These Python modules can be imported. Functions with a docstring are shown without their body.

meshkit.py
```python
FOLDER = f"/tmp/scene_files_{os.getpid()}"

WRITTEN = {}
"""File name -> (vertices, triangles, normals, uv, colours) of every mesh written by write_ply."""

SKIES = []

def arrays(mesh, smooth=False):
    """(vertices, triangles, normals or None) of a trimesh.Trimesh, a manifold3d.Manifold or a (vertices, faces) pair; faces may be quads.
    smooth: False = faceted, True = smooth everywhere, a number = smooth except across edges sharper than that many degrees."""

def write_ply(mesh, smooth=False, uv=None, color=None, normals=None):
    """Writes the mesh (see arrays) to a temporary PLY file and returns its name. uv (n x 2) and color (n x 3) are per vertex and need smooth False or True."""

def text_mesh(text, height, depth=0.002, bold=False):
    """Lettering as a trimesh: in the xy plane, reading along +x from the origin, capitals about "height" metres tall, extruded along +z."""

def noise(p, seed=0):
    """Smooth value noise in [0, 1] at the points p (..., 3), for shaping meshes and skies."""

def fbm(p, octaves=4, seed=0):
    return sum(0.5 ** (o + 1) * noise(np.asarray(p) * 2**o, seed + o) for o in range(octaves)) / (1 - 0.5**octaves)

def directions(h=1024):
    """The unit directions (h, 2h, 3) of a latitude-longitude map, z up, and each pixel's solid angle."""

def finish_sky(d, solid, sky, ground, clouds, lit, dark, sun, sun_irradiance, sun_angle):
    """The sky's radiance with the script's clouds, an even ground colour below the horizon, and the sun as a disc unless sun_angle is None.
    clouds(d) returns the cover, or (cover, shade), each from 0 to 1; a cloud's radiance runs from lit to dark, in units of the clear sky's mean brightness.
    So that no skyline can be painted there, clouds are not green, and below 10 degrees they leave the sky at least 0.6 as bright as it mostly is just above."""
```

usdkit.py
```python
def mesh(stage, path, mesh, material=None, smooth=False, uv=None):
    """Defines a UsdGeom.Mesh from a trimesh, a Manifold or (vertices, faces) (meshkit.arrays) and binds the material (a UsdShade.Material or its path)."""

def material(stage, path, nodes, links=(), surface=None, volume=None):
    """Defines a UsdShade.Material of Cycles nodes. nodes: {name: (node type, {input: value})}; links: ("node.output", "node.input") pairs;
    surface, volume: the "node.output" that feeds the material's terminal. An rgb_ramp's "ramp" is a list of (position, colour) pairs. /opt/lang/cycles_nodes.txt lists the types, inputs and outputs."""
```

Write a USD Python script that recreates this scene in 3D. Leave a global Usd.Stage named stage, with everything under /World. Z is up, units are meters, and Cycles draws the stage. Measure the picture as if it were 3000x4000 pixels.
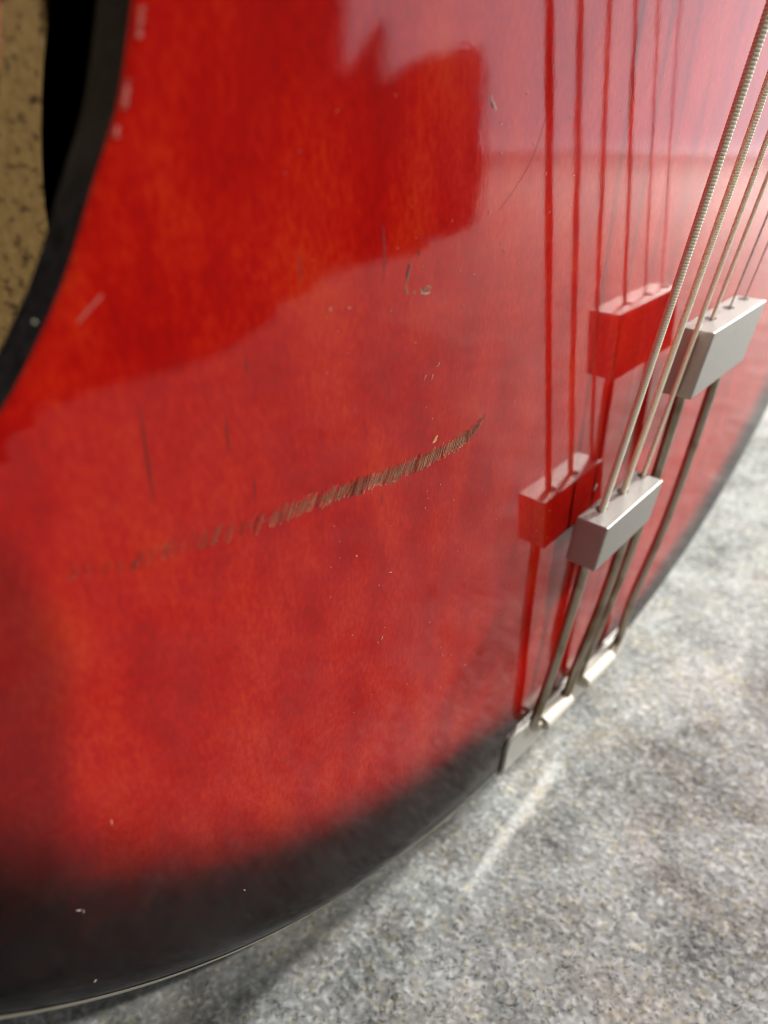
import math, numpy as np, trimesh, usdkit, meshkit
from pxr import Usd, UsdGeom, UsdLux, UsdShade, Sdf, Gf, Vt
from scipy.spatial import Delaunay
from scipy.interpolate import CubicSpline, PchipInterpolator
import shapely
from shapely.geometry import Polygon

stage = Usd.Stage.CreateInMemory()
UsdGeom.SetStageUpAxis(stage, UsdGeom.Tokens.z)
UsdGeom.SetStageMetersPerUnit(stage, 1.0)
world = UsdGeom.Xform.Define(stage, '/World')
stage.SetDefaultPrim(world.GetPrim())
UsdGeom.Scope.Define(stage, '/World/Looks')
rng = np.random.default_rng(7)

# the guitar is drawn in millimetres: x across the top (bass to treble), y up the strings from the tail, z out of the top.
# it stands upright on the carpet, so world = (x, -z, y + 8 mm)
FLOOR = -8.0
def g(p):
    p = np.asarray(p, float)
    return np.stack([p[..., 0], -p[..., 2], p[..., 1] - FLOOR], -1) * 0.001
def gd(d):
    return np.array([d[0], -d[2], d[1]])

# ------------------------------------------------------------------ camera
RIGHT = np.array([0.68566, -0.02492, 0.72749]); DOWN = np.array([-0.40800, -0.84082, 0.35574]); FWD = np.array([0.60283, -0.54074, -0.58669])
CAM = np.array([-143.69, 160.69, 55.61])
cam = UsdGeom.Camera.Define(stage, '/World/camera')
AP = 8.0
cam.CreateHorizontalApertureAttr(AP); cam.CreateVerticalApertureAttr(AP * 4 / 3)
cam.CreateFocalLengthAttr(AP * 0.84824)
cam.CreateClippingRangeAttr(Gf.Vec2f(0.002, 50))
cam.CreateFocusDistanceAttr(0.105)
cam.CreateFStopAttr(4.2)
cam.CreateExposureAttr(-0.14)
r_, u_, b_, c_ = gd(RIGHT), -gd(DOWN), -gd(FWD), g(CAM)
cam.AddTransformOp().Set(Gf.Matrix4d(*r_, 0, *u_, 0, *b_, 0, *c_, 1))

# ------------------------------------------------------------------ light
def look(prim, pos, target):
    pos, target = g(pos), g(target)
    z = pos - target; z /= np.linalg.norm(z)
    x = np.cross([0, 0, 1.0], z); x /= np.linalg.norm(x); y = np.cross(z, x)
    prim.AddTransformOp().Set(Gf.Matrix4d(*x, 0, *y, 0, *z, 0, *pos, 1))
def rect(name, pos, target, w, h, power, color):
    l = UsdLux.RectLight.Define(stage, '/World/' + name)
    l.CreateWidthAttr(w); l.CreateHeightAttr(h); l.CreateIntensityAttr(power); l.CreateColorAttr(Gf.Vec3f(*color))
    look(l, pos, target)
    return l
rect('ceiling_lamp', (70, 1700, 950), (-20, 100, 0), 0.06, 0.06, 2400.0, (1.0, 0.95, 0.87))
rect('added_side_fill', (1330, 1000, 380), (1260, 0, 360), 0.25, 0.25, 400.0, (1.0, 0.97, 0.93))  # added fill, no known lamp here: brightens the far carpet and its reflection
rect('added_front_fill', (-950, 1250, 1450), (-50, 80, 0), 0.9, 0.5, 4.6, (1.0, 0.97, 0.92))  # added front-left fill to brighten the strings, no known panel there
rect('window_light', (2000, 480, 900), (0, 480, 500), 3.6, 1.1, 2.3, (0.88, 0.96, 1.06))
dome = UsdLux.DomeLight.Define(stage, '/World/dim_room')
dome.CreateIntensityAttr(0.06); dome.CreateColorAttr(Gf.Vec3f(1.0, 0.96, 0.92))

# ------------------------------------------------------------------ helpers
used = {}
def numbered(path):
    k = used.get(path, -1) + 1; used[path] = k
    return path if k == 0 else f'{path}_{k:03d}'
def obj(name, mesh, mat, parent='/World', smooth=False, color=None, label=None):
    if not isinstance(parent, str): parent = str(parent.GetPath())
    p = numbered(parent + '/' + name)
    if isinstance(mesh, tuple): v, f = mesh
    else: v, f = mesh.vertices, mesh.faces
    m = usdkit.mesh(stage, p, (g(v), np.asarray(f)), mat, smooth=smooth)
    if color is not None:
        UsdGeom.PrimvarsAPI(m).CreatePrimvar('tone', Sdf.ValueTypeNames.Color3fArray, 'vertex').Set(Vt.Vec3fArray.FromNumpy(np.asarray(color, np.float32)))
    if label: m.GetPrim().SetCustomDataByKey('label', label)
    return m.GetPrim()
def tag(prim, label=None, category=None, kind=None, group=None):
    for k, v in (('label', label), ('category', category), ('kind', kind), ('group', group)):
        if v: prim.SetCustomDataByKey(k, v)
    return prim
def mat(name, nodes, links=(), surface='p.BSDF'):
    return usdkit.material(stage, '/World/Looks/' + name, nodes, links, surface=surface)
def box(x0, x1, y0, y1, z0, z1):
    b = trimesh.creation.box(extents=(x1 - x0, y1 - y0, z1 - z0)); b.apply_translation(((x0 + x1) / 2, (y0 + y1) / 2, (z0 + z1) / 2)); return b
def rbox(x0, x1, y0, y1, z0, z1, r=0.5, n=10):
    """a box with rounded edges: the hull of eight small spheres"""
    s = trimesh.creation.icosphere(subdivisions=1, radius=r)
    pts = [s.vertices + np.array([x, y, z]) for x in (x0 + r, x1 - r) for y in (y0 + r, y1 - r) for z in (z0 + r, z1 - r)]
    return trimesh.convex.convex_hull(np.vstack(pts))
def frames(P):
    P = np.asarray(P, float)
    T = np.gradient(P, axis=0); T /= np.linalg.norm(T, axis=1, keepdims=True)
    up = np.array([0.3, 0.2, 1.0]); A = np.cross(T, up); A /= np.linalg.norm(A, axis=1, keepdims=True)
    return P, A, np.cross(T, A)
def tube(P, R, n=12, ripple=None, cap=True):
    """tube through the points P; R may vary; ripple(s, theta) multiplies the radius"""
    P, A, B = frames(P); m = len(P); R = np.broadcast_to(np.asarray(R, float), (m,))
    th = np.arange(n) / n * 2 * np.pi
    s = np.concatenate([[0], np.cumsum(np.linalg.norm(np.diff(P, axis=0), axis=1))])
    rad = R[:, None] * (ripple(s[:, None], th[None]) if ripple else 1.0) * np.ones((m, n))
    v = (P[:, None] + rad[..., None] * (np.cos(th)[None, :, None] * A[:, None] + np.sin(th)[None, :, None] * B[:, None])).reshape(-1, 3)
    i, j = np.meshgrid(np.arange(m - 1), np.arange(n), indexing='ij'); k = (j + 1) % n
    a, b, c, d = i * n + j, i * n + k, (i + 1) * n + k, (i + 1) * n + j
    f = np.concatenate([np.stack([a, b, c], -1).reshape(-1, 3), np.stack([a, c, d], -1).reshape(-1, 3)])
    if cap:
        v = np.vstack([v, P[0], P[-1]]); q = np.arange(n); o = (m - 1) * n
        f = np.vstack([f, np.stack([np.full(n, m * n), (q + 1) % n, q], -1), np.stack([np.full(n, m * n + 1), o + q, o + (q + 1) % n], -1)])
    return v, f
def merge(ms):
    vs, fs, o = [], [], 0
    for v, f in ms:
        vs.append(v); fs.append(np.asarray(f) + o); o += len(v)
    return np.vstack(vs), np.vstack(fs)
def spline(pts, n, closed=False):
    pts = np.asarray(pts, float)
    if closed: pts = np.vstack([pts, pts[:1]])
    t = np.concatenate([[0], np.cumsum(np.linalg.norm(np.diff(pts, axis=0), axis=1))])
    cs = CubicSpline(t, pts, bc_type='periodic' if closed else 'natural')
    return cs(np.linspace(0, t[-1], n, endpoint=not closed))

# ------------------------------------------------------------------ materials
M = {}
def metal(name, color, rough, wear=0.12, scale=900, spot=(0.2, 0.17, 0.13), spots=0.62, metallic=1.0):
    return mat(name, {
        'geo': ('geometry', {}), 'n': ('noise_texture', {'scale': scale, 'detail': 4}), 'n2': ('noise_texture', {'scale': scale * 0.3, 'detail': 5}),
        'r': ('map_range', {'from_min': 0.3, 'from_max': 0.7, 'to_min': rough - wear / 2, 'to_max': rough + wear / 2}),
        'm': ('rgb_ramp', {'ramp': [(0, color), (spots, color), (min(1, spots + 0.12), spot)]}),
        'b': ('bump', {'strength': 0.05, 'distance': 0.0001}), 'p': ('principled_bsdf', {'metallic': metallic})},
        [('geo.position', 'n.vector'), ('geo.position', 'n2.vector'), ('n.fac', 'r.value'), ('r.result', 'p.roughness'), ('n2.fac', 'm.fac'), ('m.color', 'p.base_color'), ('n.fac', 'b.height'), ('b.normal', 'p.normal')])
M['nickel'] = metal('satin_nickel', (0.43, 0.425, 0.40), 0.52, spots=0.74, metallic=0.97)
M['barrel'] = metal('bright_nickel', (0.66, 0.63, 0.56), 0.6, spots=0.78, metallic=0.15)
M['plate'] = metal('plate_nickel', (0.78, 0.755, 0.70), 0.5, spots=0.78, metallic=0.6)
M['rod'] = metal('tarnished_rod', (0.40, 0.355, 0.28), 0.4, scale=400, spot=(0.26, 0.21, 0.14), spots=0.5)
M['brass'] = metal('brass_winding', (1.0, 0.97, 0.76), 0.33, scale=2500, spot=(0.8, 0.68, 0.44), spots=0.76, metallic=0.08)
M['steel'] = metal('plain_steel', (0.60, 0.58, 0.56), 0.25)
M['hole'] = mat('dark_hole', {'p': ('principled_bsdf', {'base_color': (0.01, 0.009, 0.008), 'roughness': 0.6})})

# red lacquer burst: primvar "tone".r is how far into the black edge the place lies (1 = black rim, 0 = red)
M['lacquer'] = mat('red_burst_lacquer', {
    'geo': ('geometry', {}), 'a': ('attribute', {'attribute': 'tone'}), 'sep': ('separate_color', {}),
    'wob': ('noise_texture', {'scale': 260, 'detail': 4}), 'wm': ('map_range', {'from_min': 0.2, 'from_max': 0.8, 'to_min': -0.05, 'to_max': 0.05}), 'add': ('math', {'math_type': 'add'}),
    'burst': ('rgb_ramp', {'ramp': [(0, (1, 1, 1)), (0.25, (0.80, 0.72, 0.9)), (0.5, (0.42, 0.34, 0.5)), (0.72, (0.13, 0.2, 0.3)), (0.9, (0.02, 0.03, 0.05)), (1, (0, 0, 0))]}),
    'map': ('mapping', {'scale': (1.0, 1.0, 0.45)}),
    'grain': ('noise_texture', {'scale': 1500, 'detail': 5, 'roughness': 0.65}), 'blotch': ('noise_texture', {'scale': 110, 'detail': 5, 'roughness': 0.6}),
    'gsum': ('math', {'math_type': 'multiply_add', 'value2': 0.8}), 'stain': ('rgb_ramp', {'ramp': [(0.50, (0.35, 0.0015, 0.0005)), (0.60, (0.43, 0.0025, 0.0006)), (0.68, (0.49, 0.009, 0.001)), (0.80, (0.54, 0.028, 0.0025))]}),
    'half': ('math', {'math_type': 'multiply', 'value2': 0.7}), 'mul': ('mix_color', {'blend_type': 'multiply', 'fac': 1.0}), 'black': ('mix_color', {'blend_type': 'add', 'fac': 1.0, 'b': (0.0045, 0.004, 0.0036)}),
    'edge': ('math', {'math_type': 'multiply_add', 'value2': 0.05}), 'rn': ('noise_texture', {'scale': 60, 'detail': 5}), 'rr': ('map_range', {'from_min': 0.35, 'from_max': 0.7, 'to_min': 0.03, 'to_max': 0.075}),
    'wave': ('noise_texture', {'scale': 130, 'detail': 2}), 'bw': ('bump', {'strength': 0.02, 'distance': 0.0012}),
    'orange': ('noise_texture', {'scale': 1800, 'detail': 3}), 'bo': ('bump', {'strength': 0.02, 'distance': 0.0002}),
    'matte': ('math', {'math_type': 'multiply_add', 'value2': -0.34, 'value3': 0.5}), 'p': ('principled_bsdf', {'ior': 1.40})},
    [('sep.r', 'matte.value1'), ('matte.value', 'p.specular_ior_level')] +
    [('a.color', 'sep.color'), ('geo.position', 'wob.vector'), ('wob.fac', 'wm.value'), ('sep.r', 'add.value1'), ('wm.result', 'add.value2'), ('add.value', 'burst.fac'),
     ('geo.position', 'map.vector'), ('map.vector', 'grain.vector'), ('map.vector', 'blotch.vector'), ('grain.fac', 'gsum.value1'), ('blotch.fac', 'gsum.value3'), ('gsum.value', 'half.value1'), ('half.value', 'stain.fac'),
     ('stain.color', 'mul.a'), ('burst.color', 'mul.b'), ('mul.result', 'black.a'), ('black.result', 'p.base_color'),
     ('geo.position', 'rn.vector'), ('rn.fac', 'rr.value'), ('rr.result', 'edge.value3'), ('sep.r', 'edge.value1'), ('edge.value', 'p.roughness'),
     ('geo.position', 'wave.vector'), ('wave.fac', 'bw.height'), ('geo.position', 'orange.vector'), ('orange.fac', 'bo.height'), ('bw.normal', 'bo.normal'), ('bo.normal', 'p.normal')])
M['edge'] = mat('blackened_wood_edge', {
    'geo': ('geometry', {}), 'n': ('noise_texture', {'scale': 700, 'detail': 5}), 'c': ('rgb_ramp', {'ramp': [(0.3, (0.012, 0.011, 0.012)), (0.6, (0.03, 0.027, 0.028)), (0.8, (0.055, 0.045, 0.04))]}),
    'b': ('bump', {'strength': 0.4, 'distance': 0.0002}), 'p': ('principled_bsdf', {'roughness': 0.42})},
    [('geo.position', 'n.vector'), ('n.fac', 'c.fac'), ('c.color', 'p.base_color'), ('n.fac', 'b.height'), ('b.normal', 'p.normal')])
M['rawwood'] = mat('raw_inner_wood', {
    'geo': ('geometry', {}), 'map': ('mapping', {'scale': (1, 1, 0.35)}), 'f': ('noise_texture', {'scale': 1600, 'detail': 5, 'roughness': 0.7}),
    'c': ('rgb_ramp', {'ramp': [(0.3, (0.30, 0.175, 0.055)), (0.55, (0.43, 0.27, 0.095)), (0.75, (0.52, 0.35, 0.14))]}),
    's': ('noise_texture', {'scale': 750, 'detail': 7, 'roughness': 0.72}), 'sr': ('rgb_ramp', {'ramp': [(0.53, (1, 1, 1)), (0.575, (0.5, 0.45, 0.4)), (0.63, (0.17, 0.15, 0.13))]}),
    'm': ('mix_color', {'blend_type': 'multiply', 'fac': 1.0}), 'b': ('bump', {'strength': 0.5, 'distance': 0.0003}), 'p': ('principled_bsdf', {'roughness': 0.8})},
    [('geo.position', 'map.vector'), ('map.vector', 'f.vector'), ('f.fac', 'c.fac'), ('geo.position', 's.vector'), ('s.fac', 'sr.fac'), ('c.color', 'm.a'), ('sr.color', 'm.b'), ('m.result', 'p.base_color'), ('f.fac', 'b.height'), ('b.normal', 'p.normal')])
M['black'] = mat('black_lacquer', {'p': ('principled_bsdf', {'base_color': (0.012, 0.011, 0.011), 'roughness': 0.2})})
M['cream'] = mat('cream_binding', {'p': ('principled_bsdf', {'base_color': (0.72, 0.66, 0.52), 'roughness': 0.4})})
M['ebony'] = mat('dark_fingerboard', {'p': ('principled_bsdf', {'base_color': (0.03, 0.02, 0.016), 'roughness': 0.45})})
M['case'] = mat('black_blocker_cloth', {'geo': ('geometry', {}), 'n': ('noise_texture', {'scale': 500, 'detail': 4}), 'c': ('rgb_ramp', {'ramp': [(0.3, (0.005, 0.005, 0.006)), (0.7, (0.014, 0.013, 0.014))]}), 'p': ('principled_bsdf', {'roughness': 0.85, 'specular_ior_level': 0.2})},
    [('geo.position', 'n.vector'), ('n.fac', 'c.fac'), ('c.color', 'p.base_color')])
def toned(name, rough=0.6, spec=0.5):
    return mat(name, {'a': ('attribute', {'attribute': 'tone'}), 'p': ('principled_bsdf', {'roughness': rough, 'specular_ior_level': spec})}, [('a.color', 'p.base_color')])
M['pile'] = toned('carpet_fibre', 0.85, 0.2)
M['mark'] = toned('bare_scratched_wood', 0.5)
M['lint'] = toned('pale_lint', 0.7)
M['floor'] = mat('grey_carpet', {
    'geo': ('geometry', {}), 'f': ('noise_texture', {'scale': 900, 'detail': 4, 'roughness': 0.7}), 'b1': ('noise_texture', {'scale': 45, 'detail': 5}),
    's': ('math', {'math_type': 'multiply_add', 'value2': 0.6}), 'c': ('rgb_ramp', {'ramp': [(0.45, (0.23, 0.225, 0.215)), (0.8, (0.40, 0.395, 0.38)), (1.0, (0.50, 0.495, 0.47))]}),
    'bp': ('bump', {'strength': 0.6, 'distance': 0.001}), 'p': ('principled_bsdf', {'roughness': 0.95, 'specular_ior_level': 0.1})},
    [('geo.position', 'f.vector'), ('geo.position', 'b1.vector'), ('f.fac', 's.value1'), ('b1.fac', 's.value3'), ('s.value', 'c.fac'), ('c.color', 'p.base_color'), ('f.fac', 'bp.height'), ('bp.normal', 'p.normal')])

# ------------------------------------------------------------------ carpet: one sheet, and real pile where the picture shows it close
def sheet(x0, x1, z0, z1, y):
    return np.array([[x0, y, z0], [x1, y, z0], [x1, y, z1], [x0, y, z1]], float), np.array([[0, 2, 1], [0, 3, 2]])
tag(obj('carpet_floor', sheet(-2500, 3500, -2500, 3500, FLOOR - 1.2), M['floor']), 'grey flecked carpet floor under the red guitar', 'carpet', 'structure')

def streak(p):
    """how far the brushed white line in the nap covers the points p (x, z)"""
    a, b = np.array([-24., 6.2]), np.array([-70., 8.6]); ab = b - a
    t = np.clip(((p - a) @ ab) / (ab @ ab), 0, 1); dist = np.linalg.norm(p - (a + t[:, None] * ab), axis=1)
    wob = 2.5 * (1 - 0.55 * t) * (0.6 + 0.8 * meshkit.noise(np.c_[p / 4, np.ones(len(p))], 5))
    return np.clip(1.4 - dist / wob, 0, 1) * np.where(t < 1, 1, 0.7)
def tones(p, jitter):
    n = len(p); z0 = np.zeros(n)
    blot = meshkit.fbm(np.c_[p / 15, z0], 3, 3) - 0.5
    mid = meshkit.noise(np.c_[p / 3.2, z0 + 3], 8) - 0.5
    fleck = meshkit.noise(np.c_[p / 0.8, z0], 9) - 0.5
    fine = meshkit.noise(np.c_[p / 0.45, z0 + 7], 12) - 0.5
    tone = 0.36 + 0.32 * blot + 0.11 * mid + 0.20 * fleck + 0.7 * np.clip(fleck - 0.2, 0, 1) + 0.09 * fine + jitter
    line = streak(p)
    tone = np.clip(tone * (1 - 0.6 * line) + 0.86 * 0.6 * line, 0.12, 0.95)
    warm = meshkit.noise(np.c_[p / 1.3, z0 + 20], 14); brown = np.clip((meshkit.noise(np.c_[p / 11, z0 + 5], 15) - 0.55) * 3, 0, 1)
    tint = np.where(warm[:, None] > 0.74, [1.02, 1.0, 0.86], [0.965, 1.0, 0.985]) * (1 - 0.06 * brown[:, None] * np.array([0.2, 1.0, 1.6]))
    return tone[:, None] * tint, fleck, mid, fine
def pile():
    # the felted surface, then loose fibres standing out of it
    gx, gz = np.meshgrid(np.arange(-172, 262, 0.42), np.arange(-78, 86, 0.42), indexing='ij'); nx, nz = gx.shape
    p = np.stack([gx.ravel(), gz.ravel()], 1); p = p + rng.uniform(-0.14, 0.14, p.shape)
    C0, fleck, mid, fine = tones(p, rng.normal(0, 0.03, len(p)))
    edge = np.minimum(np.minimum(p[:, 0] + 172, 262 - p[:, 0]), np.minimum(p[:, 1] + 78, 86 - p[:, 1]))
    h = FLOOR - 0.55 + 0.26 * fleck + 0.18 * mid + 0.10 * fine - 1.2 * np.clip(1 - edge / 8, 0, 1)
    V0 = np.stack([p[:, 0], h, p[:, 1]], 1)
    i, j = np.meshgrid(np.arange(nx - 1), np.arange(nz - 1), indexing='ij'); a = (i * nz + j).ravel()
    F0 = np.vstack([np.c_[a, a + 1, a + nz + 1], np.c_[a, a + nz + 1, a + nz]])
    n = 45000
    p = np.stack([rng.uniform(-168, 258, n), rng.uniform(-74, 82, n)], 1)
    col, fleck, mid, fine = tones(p, 0.06 + rng.normal(0, 0.10, n)); col = np.clip(col, 0.1, 0.95)
    L = rng.uniform(0.5, 1.5, n); ang = rng.uniform(0, 2 * np.pi, n); w = rng.uniform(0.035, 0.085, n); rise = rng.uniform(0.1, 0.55, n)
    d = np.stack([np.cos(ang), np.zeros(n), np.sin(ang)], 1); s = np.stack([-np.sin(ang), np.zeros(n), np.cos(ang)], 1); up = np.array([0, 1.0, 0])
    base = np.stack([p[:, 0], FLOOR - 0.6 + 0.26 * fleck + 0.18 * mid, p[:, 1]], 1)
    mid_ = base + up * (L * rise)[:, None] + d * (L * 0.45)[:, None] + s * rng.normal(0, 0.15, n)[:, None]
    tip = mid_ + up * (L * rise * rng.uniform(-0.8, 0.5, n))[:, None] + d * (L * 0.5)[:, None] + s * rng.normal(0, 0.2, n)[:, None]
    rings = []
    for c, k in ((base, 1.0), (mid_, 1.0), (tip, 0.6)):
        for q in range(3):
            th = q * 2 * np.pi / 3
            rings.append(c + (w * k)[:, None] * (math.cos(th) * s + math.sin(th) * (up - d * 0.4)))
    v = np.stack(rings, 1); f1 = []
    for r in (0, 3):
        for q in range(3):
            a_, b_2 = r + q, r + (q + 1) % 3
            f1 += [[a_, b_2, b_2 + 3], [a_, b_2 + 3, a_ + 3]]
    f = (np.array(f1)[None] + (np.arange(n) * 9)[:, None, None]).reshape(-1, 3)
    return (np.vstack([V0, v.reshape(-1, 3)]), np.vstack([F0, f + len(V0)])), np.vstack([C0, np.repeat(col, 9, 0)])
pm, pc = pile()
tag(obj('carpet_pile', pm, M['pile'], color=pc, smooth=True), 'short grey and cream tufted pile of the carpet with a brushed white line', 'carpet pile', 'stuff')

# ------------------------------------------------------------------ the guitar body
RX, RY, NN = 178.9, 169.35, 2.25
def rim_pts():
    t = np.linspace(-np.pi / 2, np.pi / 2, 700)
    s, c = np.sin(t), np.cos(t)
    low = np.stack([RX * np.sign(s) * abs(s) ** (2 / NN), RY - RY * np.clip(c, 0, 1) ** (2 / NN)], 1)
    up = spline([(178.9, 169.35), (172, 205), (150, 243), (131, 278), (128, 305), (134, 340), (142, 375), (138, 415), (112, 452), (70, 470), (0, 476)], 160)[1:]
    upl = up[::-1][1:] * [-1, 1]
    return np.vstack([low, up, upl[:-1]])
RIM = rim_pts()
body = Polygon(RIM).buffer(0)
# sound hole: the lip seen in the picture, then on up to its upper eye
right_lip = [(-133.6, 136.4), (-130.4, 139.6), (-128.2, 141.7), (-125.6, 144.6), (-122.2, 148.8), (-119.8, 152.4), (-117.2, 156.4), (-114.7, 160.2), (-112.8, 164.2), (-111.6, 167.0), (-110.0, 172), (-108.5, 180), (-107.2, 190), (-105.5, 200), (-102, 206)]
left_lip = [(-98, 212), (-106, 213), (-112, 206), (-115.2, 196), (-117.2, 186), (-119.0, 177), (-121.0, 168), (-123.4, 161.5), (-127.0, 155.5), (-132.0, 148), (-137.5, 142.5), (-143, 140), (-144, 133), (-139, 130.5)]
HOLE = spline(right_lip + left_lip, 900, closed=True)
hole = Polygon(HOLE).buffer(0)
HOLE = np.array(hole.exterior.coords)[:-1]
hole_r = Polygon(HOLE * [-1, 1])
top_poly = body.difference(hole)
def top_z(d):
    """the carved top: flat over the middle, rolled over at the rim (d = distance from the rim)"""
    return -1.1 * np.clip(1 - d / 5.0, 0, 1) ** 2
def und(x, y):
    """the slight waviness of a hand-rubbed finish"""
    q = np.stack([np.asarray(x, float), np.asarray(y, float)], -1)
    return 0.055 * (meshkit.fbm(np.concatenate([q / 20.0, np.zeros(q.shape[:-1] + (1,))], -1), 2, 21) - 0.5)
def top_mesh(poly):
    rings = [RIM]
    for off in (0.25, 0.6, 1.1, 1.8, 2.7, 4.0, 6.0):
        q = body.buffer(-off); rings.append(np.array([q.exterior.interpolate(k).coords[0] for k in np.linspace(0, q.exterior.length, 900, endpoint=False)]))
    gx, gy = np.meshgrid(np.arange(-180, 181, 2.5), np.arange(0, 480, 2.5))
    grid = np.stack([gx.ravel(), gy.ravel()], 1) + rng.uniform(-0.2, 0.2, (gx.size, 2))
    sp = shapely.points(grid)
    keep = shapely.contains(poly, sp) & (shapely.distance(sp, body.exterior) > 7.5) & (shapely.distance(sp, hole.exterior) > 1.2)
    hr = []
    for off in (0.35, 0.9):
        q = hole.buffer(off); hr.append(np.array([q.exterior.interpolate(k).coords[0] for k in np.linspace(0, q.exterior.length, 500, endpoint=False)]))
    P = np.vstack(rings + [HOLE] + hr + [grid[keep]])
    T = Delaunay(P).simplices
    cen = shapely.points(P[T].mean(1))
    T = T[shapely.contains(poly, cen)]
    a = P[T]; area = np.cross(a[:, 1] - a[:, 0], a[:, 2] - a[:, 0]); T[area < 0] = T[area < 0][:, ::-1]; T = T[abs(area) > 1e-9]
    d = shapely.distance(shapely.points(P), body.exterior)
    z = top_z(d) + und(P[:, 0], P[:, 1]) * np.clip(d / 12, 0, 1)
    dh = shapely.distance(shapely.points(P), hole.exterior)
    z = z - 0.30 * np.clip(1 - dh / 0.9, 0, 1) ** 2
    return P, T, d, z
P, T, D, Z = top_mesh(top_poly)
x_, y_ = P[:, 0], P[:, 1]
b0 = np.interp(x_, [-150, -110, -60, -30, 40, 120], [15, 18, 21, 15, 10, 15])
bw = np.interp(x_, [-150, -60, -30, 40, 120], [13, 14, 12, 14, 24])
burst = np.clip(1 - (D - b0) / bw, 0, 1) * 0.86 + 0.14 * np.clip(1 - D / b0, 0, 1)
# paler fade of the black sprayed edge is even round the rim
guitar = UsdGeom.Xform.Define(stage, '/World/guitar').GetPrim()
tag(guitar, 'red burst hollow-body guitar with black rim, standing on grey carpet', 'guitar')
obj('top', (np.c_[P, Z], T), M['lacquer'], guitar, smooth=True, color=np.c_[burst, burst, burst], label='glossy red top fading to black at the rim, scratched')
TH = 6.0
wall_v = np.vstack([np.c_[HOLE, np.full(len(HOLE), -0.30)], np.c_[HOLE, np.full(len(HOLE), -TH)]])
nh = len(HOLE); i = np.arange(nh); j = (i + 1) % nh
obj('sound_hole_edge', (wall_v, np.vstack([np.c_[i, j, j + nh], np.c_[i, j + nh, i + nh]])), M['edge'], guitar, smooth=True, label='black cut edge of the sound hole')
# side, back and the white line let into the edge
def loft(levels):
    vs = [np.c_[r, np.full(len(r), z)] for r, z in levels]; n = len(vs[0]); f = []
    i = np.arange(n); j = (i + 1) % n
    for k in range(len(vs) - 1):
        f.append(np.c_[i + k * n, i + (k + 1) * n, j + (k + 1) * n]); f.append(np.c_[i + k * n, j + (k + 1) * n, j + k * n])
    return np.vstack(vs), np.vstack(f)
DEPTH = 72
obj('side', loft([(RIM, -1.1), (RIM, -DEPTH)]), M['black'], guitar, smooth=True)
def cap(poly, z, flip):
    v, f = trimesh.creation.triangulate_polygon(poly, engine='earcut'); f = np.asarray(f)
    return np.c_[v, np.full(len(v), z)], f[:, ::-1] if flip else f
obj('back', cap(Polygon(RIM[::4]), -DEPTH, True), M['black'], guitar)
seg = (P[:0])
nrm = np.gradient(RIM[:700], axis=0); nrm = np.stack([nrm[:, 1], -nrm[:, 0]], 1); nrm /= np.linalg.norm(nrm, axis=1, keepdims=True)
k0 = [k for k in range(20, 330) if RIM[k, 0] < -62 and RIM[k, 1] < 168]
wid = np.interp(RIM[k0, 0], [-180, -130, -95, -62], [0.62, 0.55, 0.34, 0.05])
a_in, a_out = RIM[k0] - nrm[k0] * wid[:, None], RIM[k0] + nrm[k0] * 0.12
nb = len(k0)
zb = top_z(wid) + 0.10
bv = np.vstack([np.c_[a_in, zb], np.c_[a_out, np.full(nb, -0.95)], np.c_[a_out, np.full(nb, -2.6)]])
q = np.arange(nb - 1)
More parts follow.
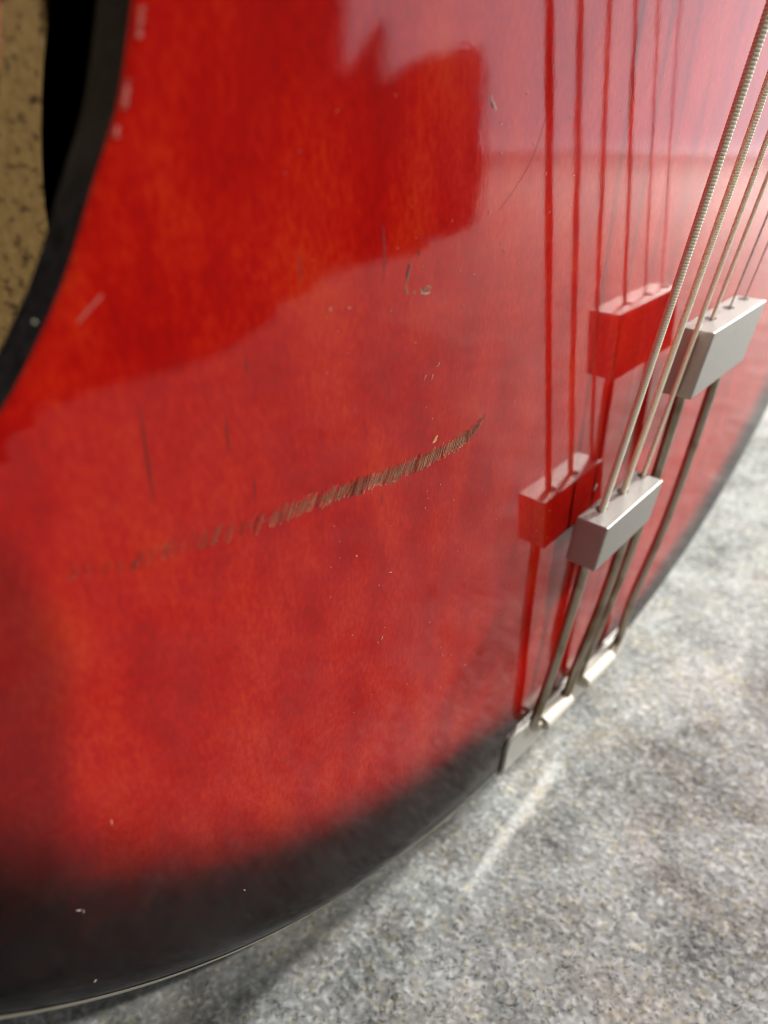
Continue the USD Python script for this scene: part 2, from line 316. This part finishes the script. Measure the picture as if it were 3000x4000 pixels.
bf = np.vstack([np.vstack([np.c_[q + o, q + o + nb, q + 1 + o + nb], np.c_[q + o, q + 1 + o + nb, q + 1 + o]]) for o in (0, nb)])
obj('binding', (bv, bf), M['cream'], guitar, smooth=True, label='thin cream line along the bass edge')
# inside: an added raw wood block, its edge cut where the lit patch ends; the rest is dark
blk = [(-108.0, 176), (-108.5, 170), (-110.8, 164.2), (-112.5, 159.4), (-113.7, 155.3), (-114.6, 150.9), (-115.1, 148.2), (-119.5, 141), (-124, 132), (-150, 118), (-166, 150), (-163, 190), (-114, 192)]
bp = Polygon(spline(blk[:9], 60).tolist() + blk[9:])
bm = trimesh.creation.extrude_polygon(bp, 40, engine='earcut'); bm.apply_translation((0, 0, -20.0 - 40))
obj('added_inner_block', bm, M['rawwood'], guitar, label='added speckled bare wood inside the sound hole, its edge standing for the end of the lit patch')

# marks on the lacquer ------------------------------------------------------------------
# chatter scratch: a row of small arcs scraped through to bare wood
S = np.array([(-130.8, 123.7), (-127.5, 122.6), (-125.3, 121.9), (-120.6, 120.9), (-115.5, 119.9), (-107.7, 118.2), (-100.9, 117.4), (-90.5, 115.9), (-81.5, 114.6), (-71.2, 114.1), (-65.4, 114.8), (-62.6, 116.4)])
cs = spline(S, 1200); arc = np.concatenate([[0], np.cumsum(np.linalg.norm(np.diff(cs, axis=0), axis=1))])
marks, mcol = [], []
pos = 0.4
def ribbon(p, w, z=0.012):
    """a shallow raised sliver along the polyline p (mm, on the top)"""
    p = np.asarray(p, float); t = np.gradient(p, axis=0); t /= np.maximum(np.linalg.norm(t, axis=1, keepdims=True), 1e-9); nn = np.stack([-t[:, 1], t[:, 0]], 1)
    w = np.broadcast_to(np.asarray(w, float), (len(p),))[:, None]; m = len(p)
    v = np.vstack([np.c_[p - nn * w, np.full(m, 0.002)], np.c_[p, np.full(m, z + 0.02)], np.c_[p + nn * w, np.full(m, 0.002)]])
    v[:, 2] += und(v[:, 0], v[:, 1]) + 0.004
    q = np.arange(m - 1)
    return v, np.vstack([np.vstack([np.c_[q + o, q + 1 + o, q + 1 + o + m], np.c_[q + o, q + 1 + o + m, q + o + m]]) for o in (0, m)])[:, ::-1]
while pos < arc[-1] - 0.3:
    u = pos / arc[-1]; k = np.searchsorted(arc, pos); c = cs[k]; tt = cs[min(k + 5, 1199)] - cs[max(k - 5, 0)]; tt /= np.linalg.norm(tt); up = np.array([-tt[1], tt[0]])
    strong = np.interp(u, [0, 0.12, 0.3, 0.5, 0.7, 0.92, 1], [0.12, 0.3, 0.55, 0.8, 1, 1, 0.55])
    half = 1.3 * rng.uniform(0.75, 1.15) * np.interp(u, [0, 0.15, 0.3, 0.93, 1], [0.55, 0.7, 1.0, 1.0, 0.32])
    skew = rng.uniform(0.35, 0.6)
    if rng.random() < 0.35 + 0.75 * strong:
        loop = rng.random() < 0.8
        n = 15 if loop else 9
        if loop:                                            # a narrow open loop, as a tool leaves when it hops
            a_ = np.linspace(0.3, 2 * np.pi - rng.uniform(0.2, 1.6), n); sy, sx = np.cos(a_), np.sin(a_) * rng.uniform(0.16, 0.32)
        else:
            sy = np.linspace(-1, 1, n); sx = (1 - sy ** 2) * -rng.uniform(0.12, 0.34)
        off = rng.uniform(-0.12, 0.12) * half
        pts = c + up * (sy * half + off)[:, None] + tt * (sy * skew * half * 0.7 + sx)[:, None] + rng.normal(0, 0.028, (n, 2))
        w = (0.022 + 0.034 * strong * rng.uniform(0.4, 1.6)) * (0.35 + 0.65 * rng.random(n)) * np.sin(np.linspace(0.3, np.pi - 0.3, n))
        marks.append(ribbon(pts, w, 0.01 + 0.02 * strong))
        tone = np.array((0.13, 0.030, 0.020)) * (1 - strong) + np.array((0.74, 0.50, 0.32)) * strong
        tone = tone * rng.uniform(0.55, 1.3)
        if rng.random() < 0.25 * strong: tone = np.array((0.60, 0.38, 0.22))
        if rng.random() < 0.08: tone = np.array((0.07, 0.016, 0.012))
        mcol.append(np.repeat(tone[None], 3 * n, 0))
        if rng.random() < 0.45 * strong:                    # the dark shade of the next cut, and torn flecks
            marks.append(ribbon(pts + tt * 0.17, 0.05, 0.008)); mcol.append(np.repeat(np.array([[0.13, 0.018, 0.009]]), 3 * n, 0))
        for _ in range(int(rng.poisson(2.6 * strong))):
            p0 = c + up * rng.uniform(-0.5, 0.5) * half * 1.6 + tt * rng.uniform(-0.25, 0.25); dd = up * rng.uniform(0.08, 0.3) + tt * rng.uniform(-0.08, 0.14)
            marks.append(ribbon([p0, p0 + dd * 0.5, p0 + dd], [0.012, 0.045, 0.012], 0.02)); mcol.append(np.repeat(np.array([[0.48, 0.28, 0.14]]) * rng.uniform(0.5, 1.25), 9, 0))
    pos += rng.uniform(0.34, 0.58) * np.interp(u, [0, 0.3, 0.6, 1], [1.35, 1.1, 1.0, 0.85])
kk = np.arange(330, 1190, 3); tt = np.gradient(cs, axis=0)[kk]; tt /= np.linalg.norm(tt, axis=1, keepdims=True)
ww = np.interp(kk / 1200, [0.27, 0.45, 0.6, 0.93, 0.995], [0.05, 0.3, 0.6, 0.6, 0.03]) * (0.75 + 0.5 * meshkit.noise(np.c_[kk / 7.0, np.zeros(len(kk)), np.zeros(len(kk))], 31))
bed = ribbon(cs[kk], ww, -0.016); gr = np.interp(kk / 1200, [0.27, 0.5, 0.75, 1], [0, 0.5, 1, 0.8])[:, None]
bc = (np.array([[0.30, 0.012, 0.004]]) * (1 - gr) + np.array([[0.26, 0.028, 0.012]]) * gr) * (0.8 + 0.4 * rng.random((len(kk), 1)))
marks.insert(0, bed); mcol.insert(0, np.vstack([bc, bc, bc]))
sm = merge(marks)
tag(obj('scratch', sm, M['mark'], guitar, color=np.vstack(mcol), label='long chatter scratch of small tan arcs across the red lacquer'), kind='stuff')
# dents and chips
def chips(name, items, label):
    ms, cols = [], []
    for pts, w, c in items:
        pts = spline(pts, 3 * len(pts)) if len(pts) > 2 else np.linspace(pts[0], pts[1], 5)
        pts = pts + rng.normal(0, 0.025, pts.shape)
        ms.append(ribbon(pts, w * 2.4 * rng.uniform(0.6, 1.3, len(pts)), 0.02)); cols.append(np.repeat(np.array([c]), 3 * len(pts), 0))
    obj(name, merge(ms), M['mark'], guitar, color=np.vstack(cols), label=label)
tan, dark, pale = (0.30, 0.14, 0.08), (0.03, 0.008, 0.006), (0.50, 0.33, 0.26)
chips('dent', [([(-80.5, 143.0), (-80.9, 142.0), (-81.2, 141.0), (-81.6, 140.2)], 0.05, tan), ([(-80.8, 142.9), (-81.3, 141.4)], 0.08, dark), ([(-81.5, 140.4), (-81.2, 139.4)], 0.06, tan),
               ([(-78.7, 139.6), (-78.1, 139.1), (-77.4, 139.5), (-76.6, 139.2)], 0.06, tan), ([(-78.5, 139.1), (-77.6, 138.7), (-76.8, 138.8)], 0.06, pale), ([(-78.2, 139.5), (-78.0, 138.7)], 0.06, dark), ([(-77.2, 139.6), (-77.0, 138.8)], 0.05, tan),
               ([(-80.0, 139.5), (-79.7, 139.1)], 0.06, tan), ([(-79.0, 144.3), (-79.1, 143.6)], 0.06, dark), ([(-78.4, 142.3), (-78.2, 142.0)], 0.04, tan)], 'cluster of small chips in the red lacquer above the scratch')
chips('dent', [([(-65.6, 160.0), (-65.2, 159.4), (-64.8, 159.0)], 0.12, (0.36, 0.12, 0.09)), ([(-65.1, 159.5), (-64.6, 158.9), (-64.2, 158.5)], 0.06, pale), ([(-65.4, 159.4), (-65.0, 158.9)], 0.08, dark)], 'single oval dent beside the reflection of the strings')
chips('dent', [([(-75.6, 116.4), (-75.0, 117.0), (-74.5, 117.3)], 0.07, (0.75, 0.40, 0.14)), ([(-75.3, 116.4), (-74.7, 116.8)], 0.05, (0.8, 0.5, 0.25))], 'raised splinter on the upper edge of the scratch')
chips('dent', [([(-15.3, 81.9), (-15.0, 81.6)], 0.35, (0.75, 0.6, 0.58))], 'pale fleck beside the string block')
# chipped paint along the lip
items = []
for q, (a, b) in enumerate([((-111.2, 166.6), (-111.9, 164.6)), ((-113.5, 162.0), (-114.3, 160.1)), ((-115.1, 159.0), (-115.5, 158.2))]):
    a, b = np.array(a), np.array(b); n = int(np.linalg.norm(b - a) / 0.11)
    for k in range(n):
        if rng.random() < 0.8:
            c = a + (b - a) * k / n; items.append(([c + (-0.12, 0.0), c + (rng.uniform(0.12, 0.45), rng.uniform(-0.05, 0.05))], 0.02, np.array((0.60, 0.15, 0.11)) * rng.uniform(0.5, 1.2)))
chips('chipped_lip', items, 'pale chipped lacquer along the lip of the sound hole')
chips('smear', [([(-119.6, 147.1), (-120.6, 146.4), (-121.4, 145.9), (-122.2, 145.3)], 0.05, (0.42, 0.085, 0.065))], 'pale rubbed smear on the lacquer below the sound hole lip')
fl = trimesh.creation.icosphere(subdivisions=2, radius=1.0); fl.vertices = fl.vertices * (0.16, 0.22, 0.30) + (-124.75, 145.55, -2.2)  # the white glint on the edge, put in as a pale solid bead
obj('painted_glint', fl, M['cream'], guitar, smooth=True, label='white glint painted as a pale bead on the black edge of the sound hole')
# dark grain lines under the lacquer
for pts, w in [([(-85.4, 148.2), (-85.2, 145), (-85.4, 141.6)], 0.13), ([(-109.8, 132.8), (-110.1, 130.4), (-110.0, 128.3)], 0.11), ([(-118.7, 137.0), (-119.3, 131), (-119.7, 126.2)], 0.13), ([(-106.4, 138.4), (-106.5, 136)], 0.1), ([(-98.0, 147.0), (-98.2, 143.8)], 0.1), ([(-107.6, 124.5), (-107.9, 121.0)], 0.09), ([(-86.8, 113.0), (-87.0, 110.5)], 0.08)]:
    pts = spline(pts, 14) if len(pts) > 2 else np.linspace(pts[0], pts[1], 14)
    v, f = ribbon(pts + rng.normal(0, 0.03, pts.shape), w * np.sin(np.linspace(0.15, np.pi - 0.15, 14)), -0.012)
    obj('grain_crack', (v, f), M['mark'], guitar, color=np.repeat(np.array([[0.10, 0.006, 0.004]]), len(v), 0), label='fine dark crack along the grain of the red top')
# lint and a hair lying on the top
ms, cols = [], []
def curl(c, L, w, col, seed):
    r = np.random.default_rng(seed); a = r.uniform(0, 2 * np.pi); k = r.normal(0, 1.6)
    t = np.linspace(0, 1, 7); ang = a + k * t; p = np.cumsum(np.c_[np.cos(ang), np.sin(ang)], 0) * L / 7 + c
    v, f = tube(np.c_[p, 0.04 + und(p[:, 0], p[:, 1]) + 0.12 * np.sin(t * np.pi)], w, 5); ms.append((v, f)); cols.append(np.repeat(np.array([col]), len(v), 0))
spots = [(-74.5, 128.8, .9), (-77.3, 127.6, .8), (-76.3, 126.3, 1.1), (-94.5, 140.5, .7), (-91.6, 140.0, .5), (-63.0, 157.2, .5), (-62.5, 153.8, .5), (-64.2, 147.0, .6), (-70.6, 140.2, .4), (-67.5, 139.4, .4), (-60.6, 141.5, .8), (-69.5, 135.2, .5), (-85.3, 97.4, .9), (-92.5, 105.0, .6), (-88.0, 86.0, .7), (-70.0, 104.0, .5), (-73.5, 108.5, .4), (-55.0, 154.5, .6), (-51.0, 150.0, .6), (-48.5, 145.0, .7), (-45.5, 157.0, .5), (-43.0, 149.5, .5), (-57.5, 160.0, .4), (-134.2, 89.5, .9), (-140.9, 78.8, .7), (-141.0, 78.0, .5), (-143.2, 64.0, .9), (-121.0, 55.0, .6)]
for k, (x, y, L) in enumerate(spots): curl((x, y), L, 0.035, (0.75, 0.62, 0.52), k)
for k in range(110):
    x, y = rng.uniform(-100, -25), rng.uniform(60, 164)
    curl((x, y), rng.uniform(0.08, 0.35), rng.uniform(0.015, 0.03), np.array((0.7, 0.5, 0.45)) * rng.uniform(0.6, 1.1), 500 + k)
tag(obj('lint', merge(ms), M['lint'], color=np.vstack(cols), smooth=True), 'tiny pale lint fibres and dust scattered over the red lacquer', 'lint', 'stuff')
hp = spline([(-50.3, 161.5), (-52.3, 157.5), (-54.9, 152.7), (-58.9, 149.0), (-62.2, 146.8)], 40)
v, f = tube(np.c_[hp, 0.03 + und(hp[:, 0], hp[:, 1])], 0.017, 5)
tag(obj('hair', (v, f), M['lint'], color=np.repeat(np.array([[0.16, 0.02, 0.015]]), len(v), 0), smooth=True), 'single fine dark hair lying on the red lacquer left of the string reflections', 'hair')

# ------------------------------------------------------------------ tailpiece
AX = lambda x: np.array([x, 14.2 - 0.105 * (x + 33), 1.9])           # the hinge axis
AXd = AX(1) - AX(0); AXd /= np.linalg.norm(AXd); AXn = np.array([-AXd[1], AXd[0], 0])
# plate: a strip bent over the end of the body
pl = Polygon([(-43.5, 1.6), (28.5, 1.6), (28.5, -24), (-43.5, -24)]).buffer(-3.5).buffer(3.5)
pm_ = trimesh.creation.extrude_polygon(pl, 0.9, engine='earcut')
for _ in range(5): pm_ = pm_.subdivide_to_size(2.0, max_iter=12) if _ == 0 else pm_
v = pm_.vertices; t = -v[:, 1] - 9.0; R_ = 3.2                       # the sheet bends down over the rim along an arc
ang = np.clip(t / R_, 0, np.pi / 2); run = np.clip(t - R_ * np.pi / 2, 0, None); zz = v[:, 2]
n_ = np.where(t < 0, v[:, 1], -9.0 - (R_ + zz) * np.sin(ang)); h_ = np.where(t < 0, zz, (R_ + zz) * np.cos(ang) - R_ - run)
v = np.array([AX(0)[0], AX(0)[1], 0.1]) + v[:, :1] * AXd + n_[:, None] * AXn + h_[:, None] * np.array([0, 0, 1.0])
tailpiece = obj('tailpiece', (v, pm_.faces), M['plate'], guitar, smooth=110, label='nickel tailpiece plate bent over the tail of the guitar')
for x0, x1 in ((-29.5, -15.8), (-6.5, 10.5)):
    v, f = tube([AX(x) + (0, 0, 0.9) for x in np.linspace(x0, x1, 8)], 2.15, 20)
    obj('hinge_barrel', (v, f), M['barrel'], tailpiece, smooth=40, label='bright hinge tube between two rods')
def block(name, x0, x1, y0, y1, z0, z1, holes, label):
    b = rbox(x0, x1, y0, y1, z0, z1, 0.4)
    # the lower face slopes in: shear the bottom towards the lacquer
    vv = b.vertices.copy(); vv[:, 2] -= (y1 - vv[:, 1]) * 0.10; b.vertices = vv
    p = obj(name, b, M['nickel'], tailpiece, smooth=35, label=label)
    return p
block('string_block', -31.2, -4.0, 71.0, 83.0, 3.9, 11.2, None, 'nickel block holding the three bass strings, nearer the tail')
block('string_block', -3.2, 29.0, 103.0, 118.0, 6.6, 14.0, None, 'nickel block holding the three treble strings, farther from the tail')
def rod(pts, r=1.25):
    P_ = spline(pts, 40); v, f = tube(P_, r, 16); obj('rod', (v, f), M['rod'], tailpiece, smooth=50)
rod([(-28.2, 72.5, 6.6), (-29.6, 58, 5.8), (-31.6, 40, 4.6), (-33.6, 24, 3.2), (-33.4, 15.5, 2.6), AX(-30) + (0, 0, 0.6)])
rod([(-7.0, 72.5, 6.6), (-8.6, 58, 5.8), (-12.5, 40, 4.8), (-15.6, 24, 3.4), (-16.2, 15.5, 2.6), AX(-18) + (0, 0, 0.6)])
rod([(2.0, 105, 8.8), (0.6, 80, 7.6), (-3.4, 48, 5.4), (-8.4, 26, 3.4), (-9.6, 15, 2.6), AX(-7) + (0, 0, 0.6)])
rod([(25.0, 105, 8.8), (23.6, 80, 7.6), (20.4, 48, 5.4), (16.6, 24, 3.2), (15.0, 12, 2.6), AX(11) + (0, 0, 0.6)])

# ------------------------------------------------------------------ strings
BR_Y, BR_Z, BR_E = 184.5, 19.05, 222.0
spec = [(-25.3, 0.76, 0.52, 1), (-15.4, 0.66, 0.42, 1), (-5.4, 0.52, 0.36, 1), (6.0, 0.41, 0.30, 1), (16.6, 0.22, 0, 0), (26.0, 0.18, 0, 0)]
names = ['thickest', 'second', 'third', 'fourth', 'fifth, plain', 'thinnest, plain']
for k, (x, r, pitch, wound) in enumerate(spec):
    y0, z0 = (82.0, 6.6) if k < 3 else (117.0, 9.8)
    xb = (k - 2.5) * 10.29
    slope = (BR_Z - z0) / (BR_Y - y0)
    def at(y): return np.stack([x + (xb - x) * (y - y0) / (BR_Y - y0), y, z0 + slope * (y - y0)], -1)
    if wound:
        n = int((BR_E - y0) / pitch * 10)
        P_ = at(np.linspace(y0, BR_E, n))
        v, f = tube(P_, r, 14, ripple=lambda s, th: 0.86 + 0.14 * np.sqrt(np.abs(np.sin(np.pi * s / pitch + th / 2))))
    else:
        v, f = tube(at(np.linspace(y0, BR_E, 30)), r, 10)
    obj('string', (v, f), M['brass'] if wound else M['steel'], guitar, smooth=True, label=f'{names[k]} string{" wound in pale brass" if wound else " of steel"}')
    # the dark socket in the block and a ball of winding
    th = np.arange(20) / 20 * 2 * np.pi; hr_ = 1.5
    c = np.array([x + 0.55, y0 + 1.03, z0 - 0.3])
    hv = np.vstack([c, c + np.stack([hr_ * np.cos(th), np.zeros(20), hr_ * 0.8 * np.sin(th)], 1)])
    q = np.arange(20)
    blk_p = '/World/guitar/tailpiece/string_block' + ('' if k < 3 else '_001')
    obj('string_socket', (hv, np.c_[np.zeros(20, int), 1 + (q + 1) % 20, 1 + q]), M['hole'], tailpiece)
    bp_ = at(np.array([BR_E, 480.0])); bp_[1] = [xb * 0.62, 560, 16]
    obj('string_end', tube(np.linspace(bp_[0], bp_[1], 4), r, 8), M['steel'], guitar, smooth=True)
# bridge, fingerboard and neck, above the picture
obj('bridge', rbox(-66, 66, 216, 228, 0.2, 22.8, 2.5), M['ebony'], guitar, smooth=40)
obj('fingerboard', rbox(-27, 27, 330, 800, 4, 11, 1.5), M['ebony'], guitar, smooth=40)
obj('neck', rbox(-24, 24, 430, 800, -16, 5, 6), M['black'], guitar, smooth=40)

# ------------------------------------------------------------------ the phone that takes the picture: its shadow falls on the lower left of the lacquer
ph = Polygon([(-65, -46), (10, -46), (10, 110), (-65, 110)]).buffer(-9).buffer(9)
pm2 = trimesh.creation.extrude_polygon(ph, 8.0, engine='earcut')
v = pm2.vertices; pm2.vertices = CAM - FWD * 2.0 + v[:, :1] * RIGHT + v[:, 1:2] * DOWN - v[:, 2:] * FWD
if pm2.volume < 0: pm2.invert()
tag(obj('phone', pm2, M['black']), 'dark phone held in front of the guitar, shading its lower left side', 'phone')

# ------------------------------------------------------------------ added black cloth bag in front: darkens the lacquer reflection and shades the carpet
A0, B0 = np.array([-150., FLOOR, 325.]), np.array([790., FLOOR, 615.]); ud = (B0 - A0) / np.linalg.norm(B0 - A0); nd = np.array([-ud[2], 0, ud[0]])
BLOCKER_OUTLINE = [(962, 0), (970, 108), (985, 190), (970, 212), (945, 220), (874, 217), (724, 200), (640, 172), (632, 232), (610, 223), (570, 203), (531, 172), (538, 250), (534, 264), (345, 268), (205, 665), (-260, 665), (-260, 0)]  # tall left end raised only to cast shade on the carpet
cp = Polygon(BLOCKER_OUTLINE)
cm = trimesh.creation.extrude_polygon(cp, 180, engine='earcut')
V = cm.vertices; cm.vertices = A0 + V[:, :1] * ud + V[:, 1:2] * np.array([0, 1.0, 0]) + V[:, 2:] * np.array([0.72, 0, 0.694])
cm = cm.subdivide_to_size(45, max_iter=14)
V = cm.vertices; low = 0.35 + 0.65 * np.clip(1 - (V[:, 1] - FLOOR) / 180, 0, 1)            # the soft front sags in folds that spread on the carpet
bulge = 130 * (meshkit.fbm(np.c_[V[:, 0] / 130, V[:, 1] / 260, V[:, 2] / 130], 3, 4) - 0.5) * low
cm.vertices = V - nd * bulge[:, None]
if cm.volume < 0: cm.invert()
tag(obj('added_bag_blocker', cm, M['case'], smooth=40), 'added black cloth bag, its outline reflected in the red lacquer, its tall end shading the carpet', 'bag')
